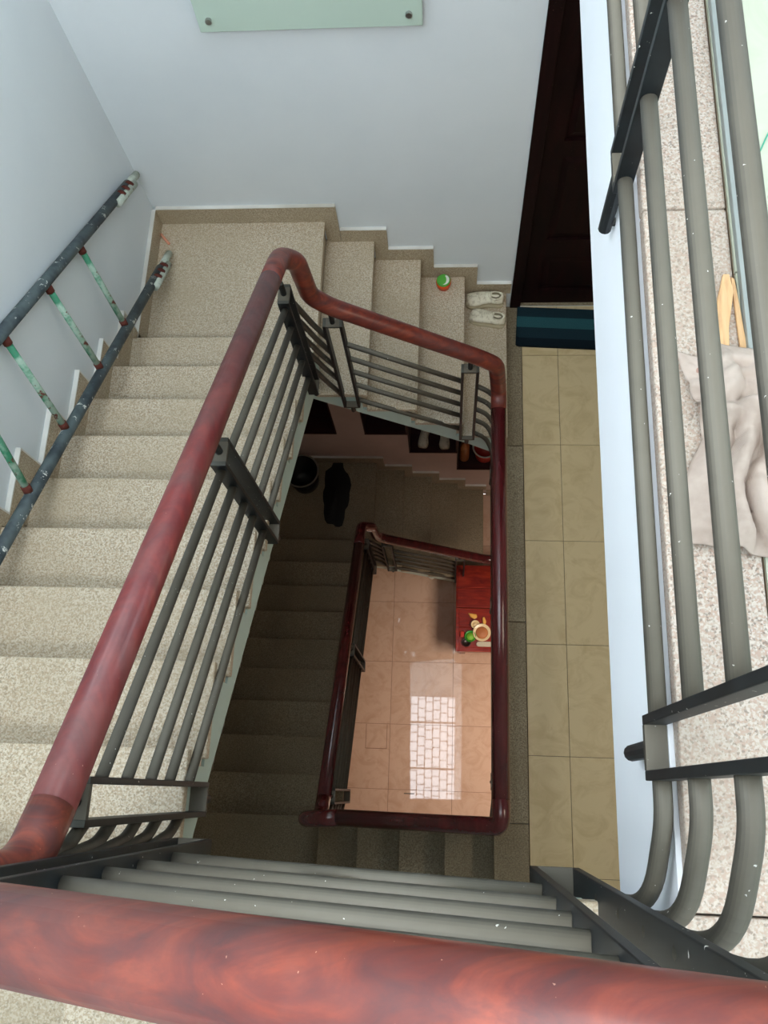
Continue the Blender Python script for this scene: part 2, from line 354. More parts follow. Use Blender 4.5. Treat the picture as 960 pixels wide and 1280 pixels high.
# ------------------------------------------------------------------ stairs
def stairs(z, m_gran, m_str, name, label):
    root = empty(name, (0, 0, z)); root['kind'] = 'structure'; root['label'] = label
    TH = .03; OV = .018
    def tread(x0, y0, x1, y1, zz): obj('tread', boxbm(x0, y0, zz + z - TH, x1, y1, zz + z), m_gran, root, bevel=.004)
    def riser(x0, y0, x1, y1, z0_, z1_): obj('riser', boxbm(x0, y0, z + z0_, x1, y1, z + z1_), m_gran, root)
    # north flight (climbs west), risers face east
    for k in range(1, 5): tread((k - 1) * t - OV, YN + .0 - .012, k * t, 0, (5 - k) * r)
    for k in range(0, 5): riser(k * t - OV - .02, YN, k * t - OV, 0, (4 - k) * r, (5 - k) * r - TH)
    # landing, in two slabs
    obj('landing_slab', boxbm(WX, Y0 - OV - .002, z + 5 * r - TH, 0, 0, z + 5 * r), m_gran, root, bevel=.004)
    # west flight (climbs south), risers face north
    for k in range(9): tread(WX, Y0 - (k + 1) * tw - OV, XW + .012, Y0 - k * tw, (6 + k) * r)
    for k in range(10): riser(WX, Y0 - k * tw - OV - .02, XW, Y0 - k * tw - OV, (5 + k) * r, (6 + k) * r - TH)
    obj('landing_slab', boxbm(WX, SY, z + 15 * r - TH, XS + OV, Y0 - 9 * tw, z + 15 * r), m_gran, root, bevel=.004)
    for k in range(4): tread(XS + k * t, SY, XS + (k + 1) * t + (OV if k < 3 else .016), YS + .012, (16 + k) * r)
    for k in range(5): riser(XS + k * t + OV, SY, XS + k * t + OV + .02, YS, (15 + k) * r, (16 + k) * r - TH)
    # concrete bodies: their faces toward the well are the painted stringers
    D = .27; G = TH
    # north
    bm = bmesh.new(); top = [(-.03, 5 * r - G)]
    for k in range(0, 5):
        x = k * t - OV - .02; top += [(x, (5 - k) * r - G), (x, (4 - k) * r - G)] if k < 4 else [(x, r - G), (x, max(0, -G))]
    top = top[1:]
    pts = [(-.04, 5 * r - G)] + top + [(.93, 0 - .0), (.93, -.13), (.75, nz_n(.75) - D - .02), (-.04, nz_n(-.04) - D)]
    prism(bm, [(a, b + z) for a, b in pts], 'y', YN, 0); obj('stringer', bm, m_str, root)
    # landings
    obj('landing_body', boxbm(WX, -.84, z + 5 * r - .20, -.04, 0, z + 5 * r - G), m_str, root)
    bm = bmesh.new(); pts = [(Y0 - OV - .02, 5 * r - G - .01)]
    for k in range(0, 9):
        y = Y0 - k * tw - OV - .02; pts += [(y, (6 + k) * r - G), (y - tw, (6 + k) * r - G)]
    pts += [(Y0 - 9 * tw - OV - .02, 15 * r - G), (YS - .05, 15 * r - G), (YS - .05, nz_w(YS) - D + .0), (Y0 - OV - .02, nz_w(Y0) - D - .02)]
    pts = [p for i, p in enumerate(pts) if i == 0 or p != pts[i - 1]]
    prism(bm, [(a, b + z) for a, b in pts], 'x', WX, XW); obj('stringer', bm, m_str, root)
    obj('landing_body', boxbm(WX, SY, z + 15 * r - .20, XS + .03, YS - .03, z + 15 * r - G), m_str, root)
    bm = bmesh.new(); pts = [(XS + .03, 15 * r - G)]
    for k in range(0, 4):
        x = XS + k * t + OV + .02; pts += [(x, (16 + k) * r - G), (x + t, (16 + k) * r - G)]
    x = XS + 4 * t + .02; pts = pts[:-1] + [(x, 19 * r - G), (x, nz_s(x) - D - .05), (XS + .03, nz_s(XS) - D)]
    prism(bm, [(a, b + z) for a, b in pts], 'y', SY, YS); obj('stringer', bm, m_str, root)
    return root
stairs(0, GRAN, STRG, 'staircase', 'upper granite staircase with pale green stringer winding from the tiled hall up to the camera')
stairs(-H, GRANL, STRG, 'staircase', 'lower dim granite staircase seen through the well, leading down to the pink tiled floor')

# skirting boards: stepped granite slabs with a painted top edge
def skirting(z, mg, nmw, nmn, zcap):
    e = empty('baseboard_' + nmn, (0, 0, z)); e['kind'] = 'structure'
    hh = .12; th = .018
    segs = [(WX + th, .066, 5 * r)] + [((k - 1) * t + .069, k * t + .069 - (0 if k < 4 else .045), (5 - k) * r) for k in range(1, 5)]
    for i, (a, b, zz) in enumerate(segs):
        zt = zz + hh - (0.02 if i else 0)
        zb = zz if i == 0 else zz
        bm = bmesh.new(); box(bm, a, -th, z + zb, b, 0, z + zt - .005)
        if i < 5: 
            if i + 1 < len(segs): box(bm, b - .072, -th, z + zz - r, b, 0, z + zz)
        obj('skirting_slab', bm, mg, e)
        obj('painted_edge', boxbm(a, -th - .001, z + zt - .005, b, 0, z + zt), EDGEW, e)
    e = empty('baseboard_' + nmw, (0, 0, z)); e['kind'] = 'structure'
    segs = [(-th, Y0 - .005, 5 * r + hh, 5 * r)] + [(Y0 - k * tw + .055, Y0 - (k + 1) * tw + .055, (6 + k) * r + hh + .02, (6 + k) * r) for k in range(9)] + [(Y0 - 9 * tw + .05, SY, 15 * r + hh, 15 * r)]
    for i, (a, b, zt, zz) in enumerate(segs):
        bm = bmesh.new(); box(bm, WX, b, z + zz, WX + th, min(a, Y0 - .0) if i == 1 else a, z + zt - .006)
        if i and i < 10: box(bm, WX, a - .05, z + zz - r + .02, WX + th, a, z + zz)
        obj('skirting_slab', bm, mg, e)
        obj('painted_edge', boxbm(WX, b, z + zt - .006, WX + th + .001, a, z + zt), EDGEW, e)
        if i and i < 10: obj('painted_edge', boxbm(WX, a, z + zt - r - .0, WX + th + .001, a + .006, z + zt), EDGEW, e)
for z_, nm in ((0, 'baseboard_east_hall'), (-H, 'baseboard_north_ground')):
    bm = bmesh.new()
    if z_ < 0: box(bm, 4 * t + .03, -.018, z_, EX, 0, z_ + .12)
    else: box(bm, DX1 + .002, -.018, z_, EX, 0, z_ + .12)
    struct(nm, bm, GRAND)
skirting(0, GRAND, 'west', 'north', 1)
skirting(-H, GRAND, 'west_lower', 'north_lower', 1)

# ------------------------------------------------------------------ railings
RR = .038; TR = .0122
def post(parent, c, axis, zb, zt, pin_dir=None, top_pin=.06, hw=.022, low=.075):
    """frame of two flat bars with end caps and pins; axis = direction of the rail ('x' or 'y')"""
    x, y = c; ht, th = .042, .013
    def bx(bm, u0, v0, z0, u1, v1, z1):   # u along the rail, v across
        if axis == 'x': box(bm, x + u0, y + v0, z0, x + u1, y + v1, z1)
        else: box(bm, x + v0, y + u0, z0, x + v1, y + u1, z1)
    P = empty('post', Vector((x, y, zb)) - wloc(parent)); P.parent = parent
    for s in (-1, 1):
        bm = bmesh.new(); u = s * (ht - th / 2); bx(bm, u - th / 2, -hw, zb, u + th / 2, hw, zt)
        obj('flat_bar', bm, BLACK, P, bevel=.0015)
    for zc in (zb, zt):
        bm = bmesh.new(); bx(bm, -ht + th, -hw, zc - (.012 if zc == zt else 0), ht - th, hw, zc + (.0 if zc == zt else .012))
        obj('end_cap', bm, TUBE, P)
    bm = bmesh.new(); tube(bm, [(x, y, zt - .02), (x, y, zt + top_pin)], .011, 12); obj('pin', bm, BLACK, P, smooth=False)
    bm = bmesh.new(); path = [(x, y, zb + .002), (x, y, zb - low)]
    tube(bm, path, .013, 12, rad=[.013, .012])
    if pin_dir: tube(bm, [Vector((x, y, zb - low + .02)), Vector((x, y, zb - low + .02)) + Vector(pin_dir)], .008, 10)
    obj('pin', bm, BLACK, P)
    return P
XR, YR, YRS = .03, -.912, -2.92     # planes of the railings: west, north, south
XGT, XGL = .936, .894                            # guard along the hall
wrel = [-.055, .103, .235, .378, .512]; nrel = [-.09, .08, .215, .345, .475]
GT = [-.016, .156, .316, .472, .62]
s_at = lambda k, x: [2.875, 3.06, 3.21, 3.36, 3.51][k] + (x - .165) * [.466, .442, .434, .41, .405][k]
hs_at = lambda x: 3.79 + .495 * (x - .28)
def railing(z, name, label, top, mats, ground):
    mW, mX = mats
    root = empty(name, (0, 0, z), label, 'railing')
    Z = lambda v: Vector((v[0], v[1], v[2] + z))
    # handrail: north flight, west flight, south flight, hall guard
    XG = XGT if top else XGL; g0 = 0.0; hr = H + .71
    hN = lambda x: nz_n(x) + .745
    dW = 0 if top else .04
    hW = lambda y: nz_w(y) + .674 + (y + 2.7) * .047 + dW
    xh = XR if top else .008; xg = XG - (.012 if top else .006)
    def sec(nm, pts, rads, m):
        bm = bmesh.new(); tube(bm, [Z(p) for p in smoothpath(pts, rads, 10)], RR, 22); obj(nm, bm, m, root, smooth=True)
    yN = -.902
    # lower end of the north flight: elbow onto the hall guard (or a level end on the ground floor)
    if ground: start = [(1.10, yN, hN(.99)), (.96, yN, hN(.96))]
    else: start = [(XGL - .006, yN - .10, .71), (XGL - .006, yN - .02, .74), (XGL - .03, yN, hN(.87) - .01), (.78, yN, hN(.78))]
    rd = [.04, .035, .05] if not ground else [.04]
    sec('handrail', start + [(.16, yN, hN(.16)), (.088, yN, hN(.088) + .03), (.072, yN, 1.80), (xh, yN - .03, 1.875 + dW), (xh, -1.0, hW(-1.0)), (xh, -1.12, hW(-1.12))], rd + ([] if ground else []) + [.04, .045, .03, .04, .05][:6 if not ground else 6], mX)
    sec('handrail', [(xh, -1.12, hW(-1.12)), (xh, -2.83, hW(-2.83))], [], mW)
    sec('handrail', [(xh, -2.83, hW(-2.83)), (xh - .005, -2.925, hW(-2.92)), (xh - .03, -2.925, hs_at(XR) - .02), (.16, -2.91, hs_at(.16))], [.07, .09], mX)
    sec('handrail', [(.16, -2.91, hs_at(.16)), (.84, -2.91, hs_at(.84)), (xg, -2.91, hr), (xg, -2.80, hr)], [.03, .05], mX)
    yend = -.002 if top else yN - .10
    sec('handrail', [(xg, -2.80, hr), (xg, yend, hr)], [], mW)
    # posts
    for xx in (.155, .745): post(root, (xx, YR), 'x', z + nz_n(xx) - .17, z + nz_n(xx) + .635, pin_dir=(0, .02, 0), top_pin=.075)
    for yy in (-1.03, -1.92, -2.822): post(root, (XR, yy), 'y', z + nz_w(yy) - .19, z + nz_w(yy) + .585, pin_dir=(-.03, 0, 0), top_pin=.07)
    post(root, (.115, YRS), 'x', z + 2.60, z + hs_at(.115) - .095, pin_dir=(0, -.02, 0), top_pin=.06)
    post(root, (.845, YRS), 'x', z + 2.97, z + hs_at(.845) - .095, pin_dir=(0, -.02, 0), top_pin=.06)
    for yy in ((-2.72, -1.80, -.85) if top else (-2.72, -1.82, -1.06)): post(root, (XG, yy), 'y', z + H - .045, z + H + .64, pin_dir=(.03 if top else .06, 0, 0), top_pin=.04, hw=.0145, low=.15)
    # five tubes in every run, each ending against the bars of its posts
    e = .0385
    for k in range(5):
        zn = lambda x: nz_n(x) + nrel[k]
        zw = lambda y: nz_w(y) + wrel[k]
        zg = H + GT[k]
        def run(pts, rads=.05):
            bm = bmesh.new(); tube(bm, [Z(p) for p in smoothpath(pts, rads, 8)], TR, 20); obj('rail_tube', bm, TUBE, root, smooth=True)
        run([(.155 + e, YR, zn(.155 + e)), (.745 - e, YR, zn(.745 - e))])
        if not ground:
            run([(.745 + e, YR, zn(.745 + e)), (.85, YR, zn(.85) - .02), (XGL, YR - .04, GT[k] + .04), (XGL, -1.06 + e, GT[k])], [.05, .07])
        # curve at the north-west corner, from the west flight down to the north flight
        run([(XR, -1.03 + e, zw(-1.03 + e)), (XR + .004, -.95, zw(-.95) - .08), (XR + .04, YR, (zw(-.95) + zn(.09)) / 2 - .1), (.155 - e, YR, zn(.155 - e))], [.04, .04])
        run([(XR, -1.03 - e, zw(-1.03 - e)), (XR, -1.92 + e, zw(-1.92 + e))]); run([(XR, -1.92 - e, zw(-1.92 - e)), (XR, -2.822 + e, zw(-2.822 + e))])
        run([(XR, -2.822 - e, zw(-2.822 - e)), (XR, -2.895, zw(-2.895) + .03), (XR + .02, YRS, s_at(k, .06) - .1), (.115 - e, YRS, s_at(k, .115 - e))], [.04, .04])
        run([(.115 + e, YRS, s_at(k, .115 + e)), (.845 - e, YRS, s_at(k, .845 - e))])
        run([(.845 + e, YRS, s_at(k, .845 + e)), (XG - .01, YRS, zg - .06), (XG, -2.81, zg), (XG, -2.72 - e, zg)], [.13, .03])
        y1, y2 = -1.80, (-.85 if top else -1.06)
        if not top: y1 = -1.82
        run([(XG, -2.72 + e, zg), (XG, y1 - e, zg)]); run([(XG, y1 + e, zg), (XG, y2 - e, zg)])
        if top: run([(XG, -.85 + e, zg), (XG, -.002, zg)])
    return root
railing(0, 'stair_railing', 'upper railing with red wooden handrail, black posts and dusty tubes, nearest the camera', True, (RAILY, RAILX), False)
railing(-H, 'stair_railing', 'lower railing, dark red handrail framing the hole over the pink tiled ground floor', False, (RAILD, RAILD), True)

# ------------------------------------------------------------------ door of the hall
d = empty('door_1', (DX0, 0, 0)); d['kind'] = 'structure'
bm = bmesh.new()
box(bm, DX0, -.012, 0, DX0 + .06, .10, DZ); box(bm, DX1 - .06, -.012, 0, DX1, .10, DZ); box(bm, DX0, -.012, DZ - .06, DX1, .10, DZ)
obj('door_frame', bm, MAHOG, d, bevel=.004)
lx0, lx1 = DX0 + .062, DX1 - .062
bm = bmesh.new()
box(bm, lx0, .02, .008, lx0 + .09, .06, DZ - .065); box(bm, lx1 - .09, .02, .008, lx1, .06, DZ - .065)
for z0, z1 in ((.008, .14), (.47, .62), (1.25, 1.35), (2.25, DZ - .065)): box(bm, lx0 + .09, .02, z0, lx1 - .09, .06, z1)
obj('door_leaf_frame', bm, MAHOG, d)
for z0, z1 in ((.14, .47), (.62, 1.25), (1.35, 2.25)):
    bm = bmesh.new(); vs = box(bm, lx0 + .09, .035, z0, lx1 - .09, .055, z1)
    a, b = lx0 + .13, lx1 - .13
    P = [(lx0 + .10, .035, z0 + .01), (lx1 - .10, .035, z0 + .01), (lx1 - .10, .035, z1 - .01), (lx0 + .10, .035, z1 - .01)]
    Q = [(a, .024, z0 + .05), (b, .024, z0 + .05), (b, .024, z1 - .05), (a, .024, z1 - .05)]
    p = [bm.verts.new(v) for v in P]; q = [bm.verts.new(v) for v in Q]
    bm.faces.new(q)
    for i in range(4): bm.faces.new([p[i], p[(i + 1) % 4], q[(i + 1) % 4], q[i]])
    obj('panel', bm, MAHOG, d)
bm = bmesh.new(); tube(bm, [(lx1 - .045, .02, 1.0), (lx1 - .045, -.025, 1.0), (lx1 - .15, -.025, 1.0)], .009, 10); obj('door_handle', bm, STEEL, d)
bm = bmesh.new(); box(bm, DX0 + .061, .002, 0, DX1 - .061, .10, .006); obj('threshold', bm, GRANL, d)
box_b = boxbm(DX0 + .001, .101, 0.007, DX1 - .001, .34, DZ - .001); obj('dark_backing', box_b, MAHOG, d)

# ------------------------------------------------------------------ door mat, shoes, tub
MATD = mat('mat_dark', srgb(18, 30, 38), 0.95, .1); MATM = mat('mat_mid', srgb(28, 48, 56), 0.95, .1); MATL = mat('mat_light', srgb(44, 84, 90), 0.95, .1)
for m_ in (MATD, MATM, MATL):
    t_ = NT(m_); t_.bump(t_.noise(t_.coords(), 260, 2, .5), .5, .004)
mt = empty('door_mat', (1.25, -.12, 0), 'dark teal striped rectangular mat in front of the dark wooden door', 'mat')
for (y0, y1), m_ in zip(((-.258, -.205), (-.205, -.135), (-.135, -.065), (-.065, -0.001)), (MATD, MATM, MATL, MATM)):
    bm = bmesh.new(); cr = .02; X0, X1 = 1.034, 1.62
    if y0 < -.2: pts = [(X0 + cr, y0), (X1 - cr, y0), (X1, y0 + cr), (X1, y1), (X0, y1), (X0, y0 + cr * .6), (X0 + cr * .3, y0 + cr * .25)]
    else: pts = [(X0, y0), (X1, y0), (X1, y1), (X0, y1)]
    prism(bm, pts, 'z', 0.0005, .018); obj('stripe', bm, m_, mt)

mt.rotation_euler.z = math.radians(-3.0); mt.location.y -= .024; mt.location.x += .003
LEATH = mat('white_shoe_leather', srgb(214, 208, 186), 0.6, .3); t_ = NT(LEATH); n_ = t_.noise(t_.coords(), 38, 4, .6)
t_.col(t_.ramp(n_, [(.3, srgb(176, 166, 138)), (.5, srgb(228, 222, 200))])); t_.bump(n_, .3, .006)
SOLE = mat('shoe_sole', srgb(186, 176, 148), 0.8, .2); INNER = mat('shoe_inside', srgb(120, 112, 92), 0.9, .1)
def loft(bm, rings, close=True):
    R_ = [[bm.verts.new(v) for v in rg] for rg in rings]; n = len(R_[0])
    for i in range(len(R_) - 1):
        for k in range(n): bm.faces.new([R_[i][k], R_[i][(k + 1) % n], R_[i + 1][(k + 1) % n], R_[i + 1][k]])
    if close: bm.faces.new(R_[0][::-1]); bm.faces.new(R_[-1])
    return R_
def shoe(c, ang, L_, label, side, group=None, mup=None, flop=0.0):
    """toe toward -x before rotation"""
    mup = mup or LEATH
    c = Vector(c); root = empty('shoe', c, label, 'shoe', group); M = Matrix.Rotation(ang, 4, 'Z'); s_ = L_ / .24
    def T(x, y, z): return c + M @ Vector((x * s_, y * s_ * side * 1.12, z * s_))
    prof = [(-.12, .020, .028, .0), (-.112, .036, .040, -.002), (-.09, .045, .050, -.004), (-.06, .048, .058, -.004), (-.03, .045, .068, -.001), (0, .040, .080, .002), (.03, .037, .084, .003), (.06, .037, .078, .002), (.09, .036, .080, 0), (.112, .030, .080, 0), (.12, .018, .070, 0)]
    rings = []
    for x, hw, h, oy in prof:
        rg = []
        for k in range(16):
            a = 2 * PI * k / 16; y = math.cos(a) * hw * (1 if math.sin(a) < 0.2 else .86); z = .014 + (h - .014) * (.5 + .5 * math.sin(a)) ** .8
            rg.append(T(x, y + oy + flop * z * .3, z))
        rings.append(rg)
    bm = bmesh.new(); loft(bm, rings); obj('upper', bm, mup, root, smooth=True)
    out = [(x, hw + .004, oy) for x, hw, h, oy in prof]
    pts = [T(x, oy + hw, 0) for x, hw, oy in out] + [T(x, oy - hw, 0) for x, hw, oy in out[::-1]]
    bm = bmesh.new(); A = [bm.verts.new(v) for v in pts]; B = [bm.verts.new(v + Vector((0, 0, .018 * s_))) for v in pts]; n = len(pts)
    bm.faces.new(A); bm.faces.new(B[::-1])
    for i in range(n): bm.faces.new([A[i], B[i], B[(i + 1) % n], A[(i + 1) % n]])
    obj('sole', bm, SOLE, root)
    # opening with padded collar, tongue and laces
    bm = bmesh.new(); col = [T(.068 + .042 * math.cos(2 * PI * k / 18), .024 * math.sin(2 * PI * k / 18), .082 + .006 * math.cos(2 * PI * k / 9)) for k in range(19)]
    tube(bm, col, .007 * s_, 8, caps=False); obj('collar', bm, mup, root, smooth=True)
    bm = bmesh.new(); vs = [bm.verts.new(T(.068 + .038 * math.cos(2 * PI * k / 18), .020 * math.sin(2 * PI * k / 18), .0845)) for k in range(18)]
    ctr = bm.verts.new(T(.066, 0, .072))
    for k in range(18): bm.faces.new([vs[k], vs[(k + 1) % 18], ctr])
    obj('lining', bm, INNER, root)
    bm = bmesh.new(); loft(bm, [[T(.035, -.014, .084), T(.035, .014, .084), T(.033, .014, .088), T(.033, -.014, .088)], [T(.045, -.016, .098), T(.045, .016, .098), T(.042, .016, .102), T(.042, -.016, .102)]]); obj('tongue', bm, mup, root)
    for j in range(4):
        x = -.045 + j * .020; zz = .068 + j * .006
        bm = bmesh.new(); tube(bm, [T(x, -.022, zz - .004), T(x + .004, 0, zz + .008), T(x + .010, .022, zz - .003)], .0028 * s_, 6); obj('lace', bm, mup, root)
    return root
shoe((.842, -.074, r), math.radians(-3), .215, 'worn cream lace-up shoe against the skirting, far one of the pair on the lowest step', 1)
shoe((.858, -.196, r), math.radians(-13), .205, 'worn cream lace-up shoe nearer the red handrail, of the pair on the lowest step', -1)

tb = empty('plastic_tub', (.607, -.075, 2 * r), 'small orange tub with green and white lid on the second step', 'tub')
ORG = mat('orange_plastic', srgb(226, 84, 32), .35, .5); GRN = mat('green_lid', srgb(84, 170, 60), .35, .5); WHT = mat('white_plastic', srgb(226, 226, 216), .4, .5)
bm = bmesh.new(); lathe(bm, (.607, -.075, 2 * r), [(.030, 0), (.036, .004), (.041, .035), (.041, .048)]); obj('body', bm, ORG, tb, smooth=True)
bm = bmesh.new(); lathe(bm, (.607, -.075, 2 * r), [(.035, .048), (.038, .049), (.038, .060), (.034, .063), (.0, .063)]); obj('lid', bm, GRN, tb)
bm = bmesh.new(); ps = [(.607 + .032 * math.cos(a), -.075 + .032 * math.sin(a)) for a in [math.radians(-95 + 13 * i) for i in range(13)]]
ps += [(.607 + .020 * math.cos(a) * .6 + .004, -.075 + .026 * math.sin(a)) for a in [math.radians(70 - 26 * i) for i in range(6)]]
prism(bm, ps, 'z', 2 * r + .0625, 2 * r + .0645); obj('white_mark', bm, WHT, tb)

# ------------------------------------------------------------------ frosted glass panel on the north wall
GLS = mat('frosted_green_glass', srgb(206, 228, 214), 0.25, .6); t_ = NT(GLS)
GLS.node_tree.nodes['Principled BSDF'].inputs['Transmission Weight'].default_value = 0.15
gp = empty('glass_panel', (.11, -.03, 2.04), 'frosted green glass panel held off the wall by steel studs above the steps', 'panel')
obj('glass_plate', boxbm(-.317, -.038, 2.04, .536, -.028, 2.64), GLS, gp, bevel=.002)
for x in (-.272, .486):
    for z_ in (2.095, 2.585):
        bm = bmesh.new(); tube(bm, [(x, -.001, z_), (x, -.046, z_)], .010, 16); tube(bm, [(x, -.038, z_), (x, -.050, z_)], .0125, 16); obj('stud', bm, STEEL, gp)

# ------------------------------------------------------------------ ladder lying on its side up the steps
LADM = mat('ladder_paint', srgb(52, 62, 66), .6, .35); t_ = NT(LADM); v_ = t_.coords(); n_ = t_.noise(v_, 26, 5, .7)
c_ = t_.mix(t_.ramp(n_, [(.60, K0), (.64, K1)]), t_.ramp(t_.noise(v_, 9, 3, .6), [(.4, srgb(46, 56, 62)), (.6, srgb(78, 90, 92))]), srgb(206, 210, 204)); t_.col(c_)
LADG = mat('ladder_green', srgb(70, 150, 116), .6, .35); t_ = NT(LADG); v_ = t_.coords(); n_ = t_.noise(v_, 22, 4, .7)
t_.col(t_.mix(t_.ramp(n_, [(.58, K0), (.63, K1)]), t_.ramp(t_.noise(v_, 16, 3, .5), [(.42, srgb(58, 132, 100)), (.56, srgb(160, 186, 170))]), srgb(104, 58, 48)))
RUST = mat('rust', srgb(92, 48, 40), .85, .2)
LADW = mat('ladder_whitish', srgb(178, 188, 176), .65, .3); t_ = NT(LADW); n_ = t_.noise(t_.coords(), 30, 4, .7)
t_.col(t_.ramp(n_, [(.42, srgb(184, 192, 180)), (.60, srgb(160, 172, 158)), (.66, srgb(116, 62, 48))]))
ld = empty('ladder', (-.80, -1.2, 1.6), 'paint-splashed metal ladder with green rungs lying along the steps against the left wall', 'ladder')
U0, U1 = Vector((-.842, -.05, 1.268)), Vector((-.842, -1.66, 2.283)); L0, L1 = Vector((-.775, -.235, .905)), Vector((-.757, -2.28, 2.125))
pu = lambda a: U0.lerp(U1, a); pl = lambda a: L0.lerp(L1, a)
for f in (pu, pl):
    bm = bmesh.new(); tube(bm, [f(.07), f(1)], .0225, 14); obj('rail', bm, LADM, ld, smooth=True)
    dd = (f(1) - f(0)).normalized()
    bm = bmesh.new(); tube(bm, [f(0) + dd * .0, f(0) + dd * .13], .0185, 12); obj('end_sleeve', bm, LADW, ld, smooth=True)
    sd = Vector((.022, -.004, -.004)); bm = bmesh.new(); tube(bm, [f(0) + dd * .11 + sd, f(0) + dd * .36 + sd], .018, 12); obj('clamp_pipe', bm, LADW, ld, smooth=True)
    for q in (.15, .21, .27):
        bm = bmesh.new(); tube(bm, [f(0) + dd * q + sd * .5, f(0) + dd * (q + .02) + sd * .5], .027, 12); obj('rusty_clamp', bm, RUST, ld, smooth=True)
def upoint(y): return pu((y - U0.y) / (U1.y - U0.y))
def lpoint(y): return pl((y - L0.y) / (L1.y - L0.y))
for yu, yl in ((-.74, -.887), (-1.044, -1.192), (-1.377, -1.554), (-1.62, -1.875)):
    a, b = upoint(yu), lpoint(yl); dd = (b - a).normalized()
    rg = empty('rung', a - Vector(ld.location)); rg.parent = ld
    bm = bmesh.new(); tube(bm, [a + dd * .02, b - dd * .02], .0125, 12); obj('rung_tube', bm, LADG, rg, smooth=True)
    for q, w_ in ((a, 1), (b, -1)):
        bm = bmesh.new(); tube(bm, [q + dd * .018 * w_, q + dd * .045 * w_], .016, 10); obj('weld', bm, RUST, rg, smooth=True)
bm = bmesh.new(); tube(bm, [(-.850, -.085, 5 * r + .008), (-.80, -.145, 5 * r + .010)], .007, 10)
obj('chalk_stick', bm, mat('pale_orange', srgb(226, 158, 130), .8), smooth=True, loc=(-.82, -.12, 5 * r), label='short pale orange stick in the left corner of the landing by the ladder end', cat='stick')

# ------------------------------------------------------------------ rag, wood stakes, flat bar, twine on the top floor edge
ZT = H
CLO = mat('grey_beige_cotton', srgb(206, 192, 180), .95, .1); t_ = NT(CLO)
v_ = t_.coords(); t_.col(t_.mix(t_.ramp(t_.noise(v_, 26, 2, .4), [(.79, K0), (.80, (.6, .6, .6, 1))]), t_.ramp(t_.noise(v_, 12, 4, .6), [(.35, srgb(166, 150, 138)), (.6, srgb(188, 173, 161))]), srgb(150, 90, 76)))
wv = t_.n('ShaderNodeTexWave'); wv.inputs['Scale'].default_value = 260; t_.l(v_, wv.inputs['Vector']); t_.bump(wv.outputs['Fac'], .25, .001)
def interp(tab, u):
    for (a, va), (b, vb) in zip(tab, tab[1:]):
        if u <= b: return va + (vb - va) * (u - a) / (b - a)
    return tab[-1][1]
left = [(0, .987), (.06, .992), (.18, 1.003), (.34, 1.012), (.48, 1.018), (.58, 1.003), (.70, .988), (.92, .984), (1, .986)]
top_ = [(0, -2.157), (.12, -2.172), (.25, -2.150), (.35, -2.160), (.55, -2.170), (1, -2.19)]
bot_ = [(0, -2.452), (.2, -2.460), (.45, -2.474), (1, -2.50)]
bm = bmesh.new(); NU, NV = 72, 96; grid = []
for j in range(NV + 1):
    v = j / NV; row = []
    for i in range(NU + 1):
        u = i / NU; xl = interp(left, v); x = xl + (1.25 - xl) * u
        y = interp(top_, u) * (1 - v) + interp(bot_, u) * v
        x += .006 * noise.noise(Vector((0, v * 9, 4))) * (1 - u); y += .004 * noise.noise(Vector((u * 14, 0, 2)))
        # folds running down the cloth, one hem fold across it, a gathered valley in the middle
        w1 = abs(math.sin(u * 13 + 2.6 * noise.noise(Vector((u * 3, v * 3.2, 1))) + v * 1.8)) ** 1.5
        fold = .024 * w1 * (0.35 + .65 * min(1, v * 2.2)) * min(1, u * 5)
        cross = .026 * math.exp(-((v - .36 - .10 * (u - .3)) / .035) ** 2) + .010 * math.exp(-((v - .20 + .16 * u) / .022) ** 2)
        body = .016 * min(1, u * 9) * min(1, v * 12, (1 - v) * 14)
        valley = -.034 * math.exp(-((u - .34 - .05 * math.sin(v * 7)) / .030) ** 2) * (1 if v > .42 else 0) * min(1, (v - .42) * 8)
        crum = .013 * noise.noise(Vector((u * 7, v * 11, 7))) + .004 * noise.noise(Vector((u * 19, v * 27, 3)))
        edge = min(1, u * 8, v * 14, (1 - v) * 14)
        z_ = ZT + .004 + max(0, body + fold + cross + valley + crum * edge)
        row.append(bm.verts.new((x, y, z_)))
    grid.append(row)
for j in range(NV):
    for i in range(NU): bm.faces.new([grid[j][i], grid[j][i + 1], grid[j + 1][i + 1], grid[j + 1][i]])
cl = obj('rag', bm, CLO, smooth=True, loc=(1.05, -2.3, ZT), label='crumpled grey-beige cotton rag lying on the top-floor granite edge behind the tubes', cat='rag')
sm = cl.modifiers.new('thickness', 'SOLIDIFY'); sm.thickness = .003; sm.offset = 1
def stake(pts, z0, z1, label):
    bm = bmesh.new(); A = [bm.verts.new((x, y, z0 + dz)) for x, y, dz in pts]; B = [bm.verts.new((x, y, z1 + dz)) for x, y, dz in pts]; n = len(pts)
    bm.faces.new(A[::-1]); bm.faces.new(B)
    for i in range(n): bm.faces.new([A[i], A[(i + 1) % n], B[(i + 1) % n], B[i]])
    c = (sum(p[0] for p in pts) / n, sum(p[1] for p in pts) / n, z0)
    obj('wood_stake', bm, PINE, loc=c, bevel=.001, label=label, cat='stake')
stake([(1.067, -2.030, 0), (1.076, -2.030, 0), (1.080, -2.06, 0), (1.068, -2.12, 0), (1.062, -2.215, 0), (1.044, -2.215, 0), (1.046, -2.15, 0), (1.056, -2.07, 0)], ZT + .001, ZT + .007, 'wider pale split wood stake with rounded tip sticking out above the rag')
stake([(1.0785, -2.034, 0), (1.0835, -2.038, 0), (1.088, -2.10, 0), (1.094, -2.20, 0), (1.083, -2.20, 0), (1.0800, -2.11, 0)], ZT + .001, ZT + .006, 'thinner pale wood stake beside the grey flat bar, tip out above the rag')
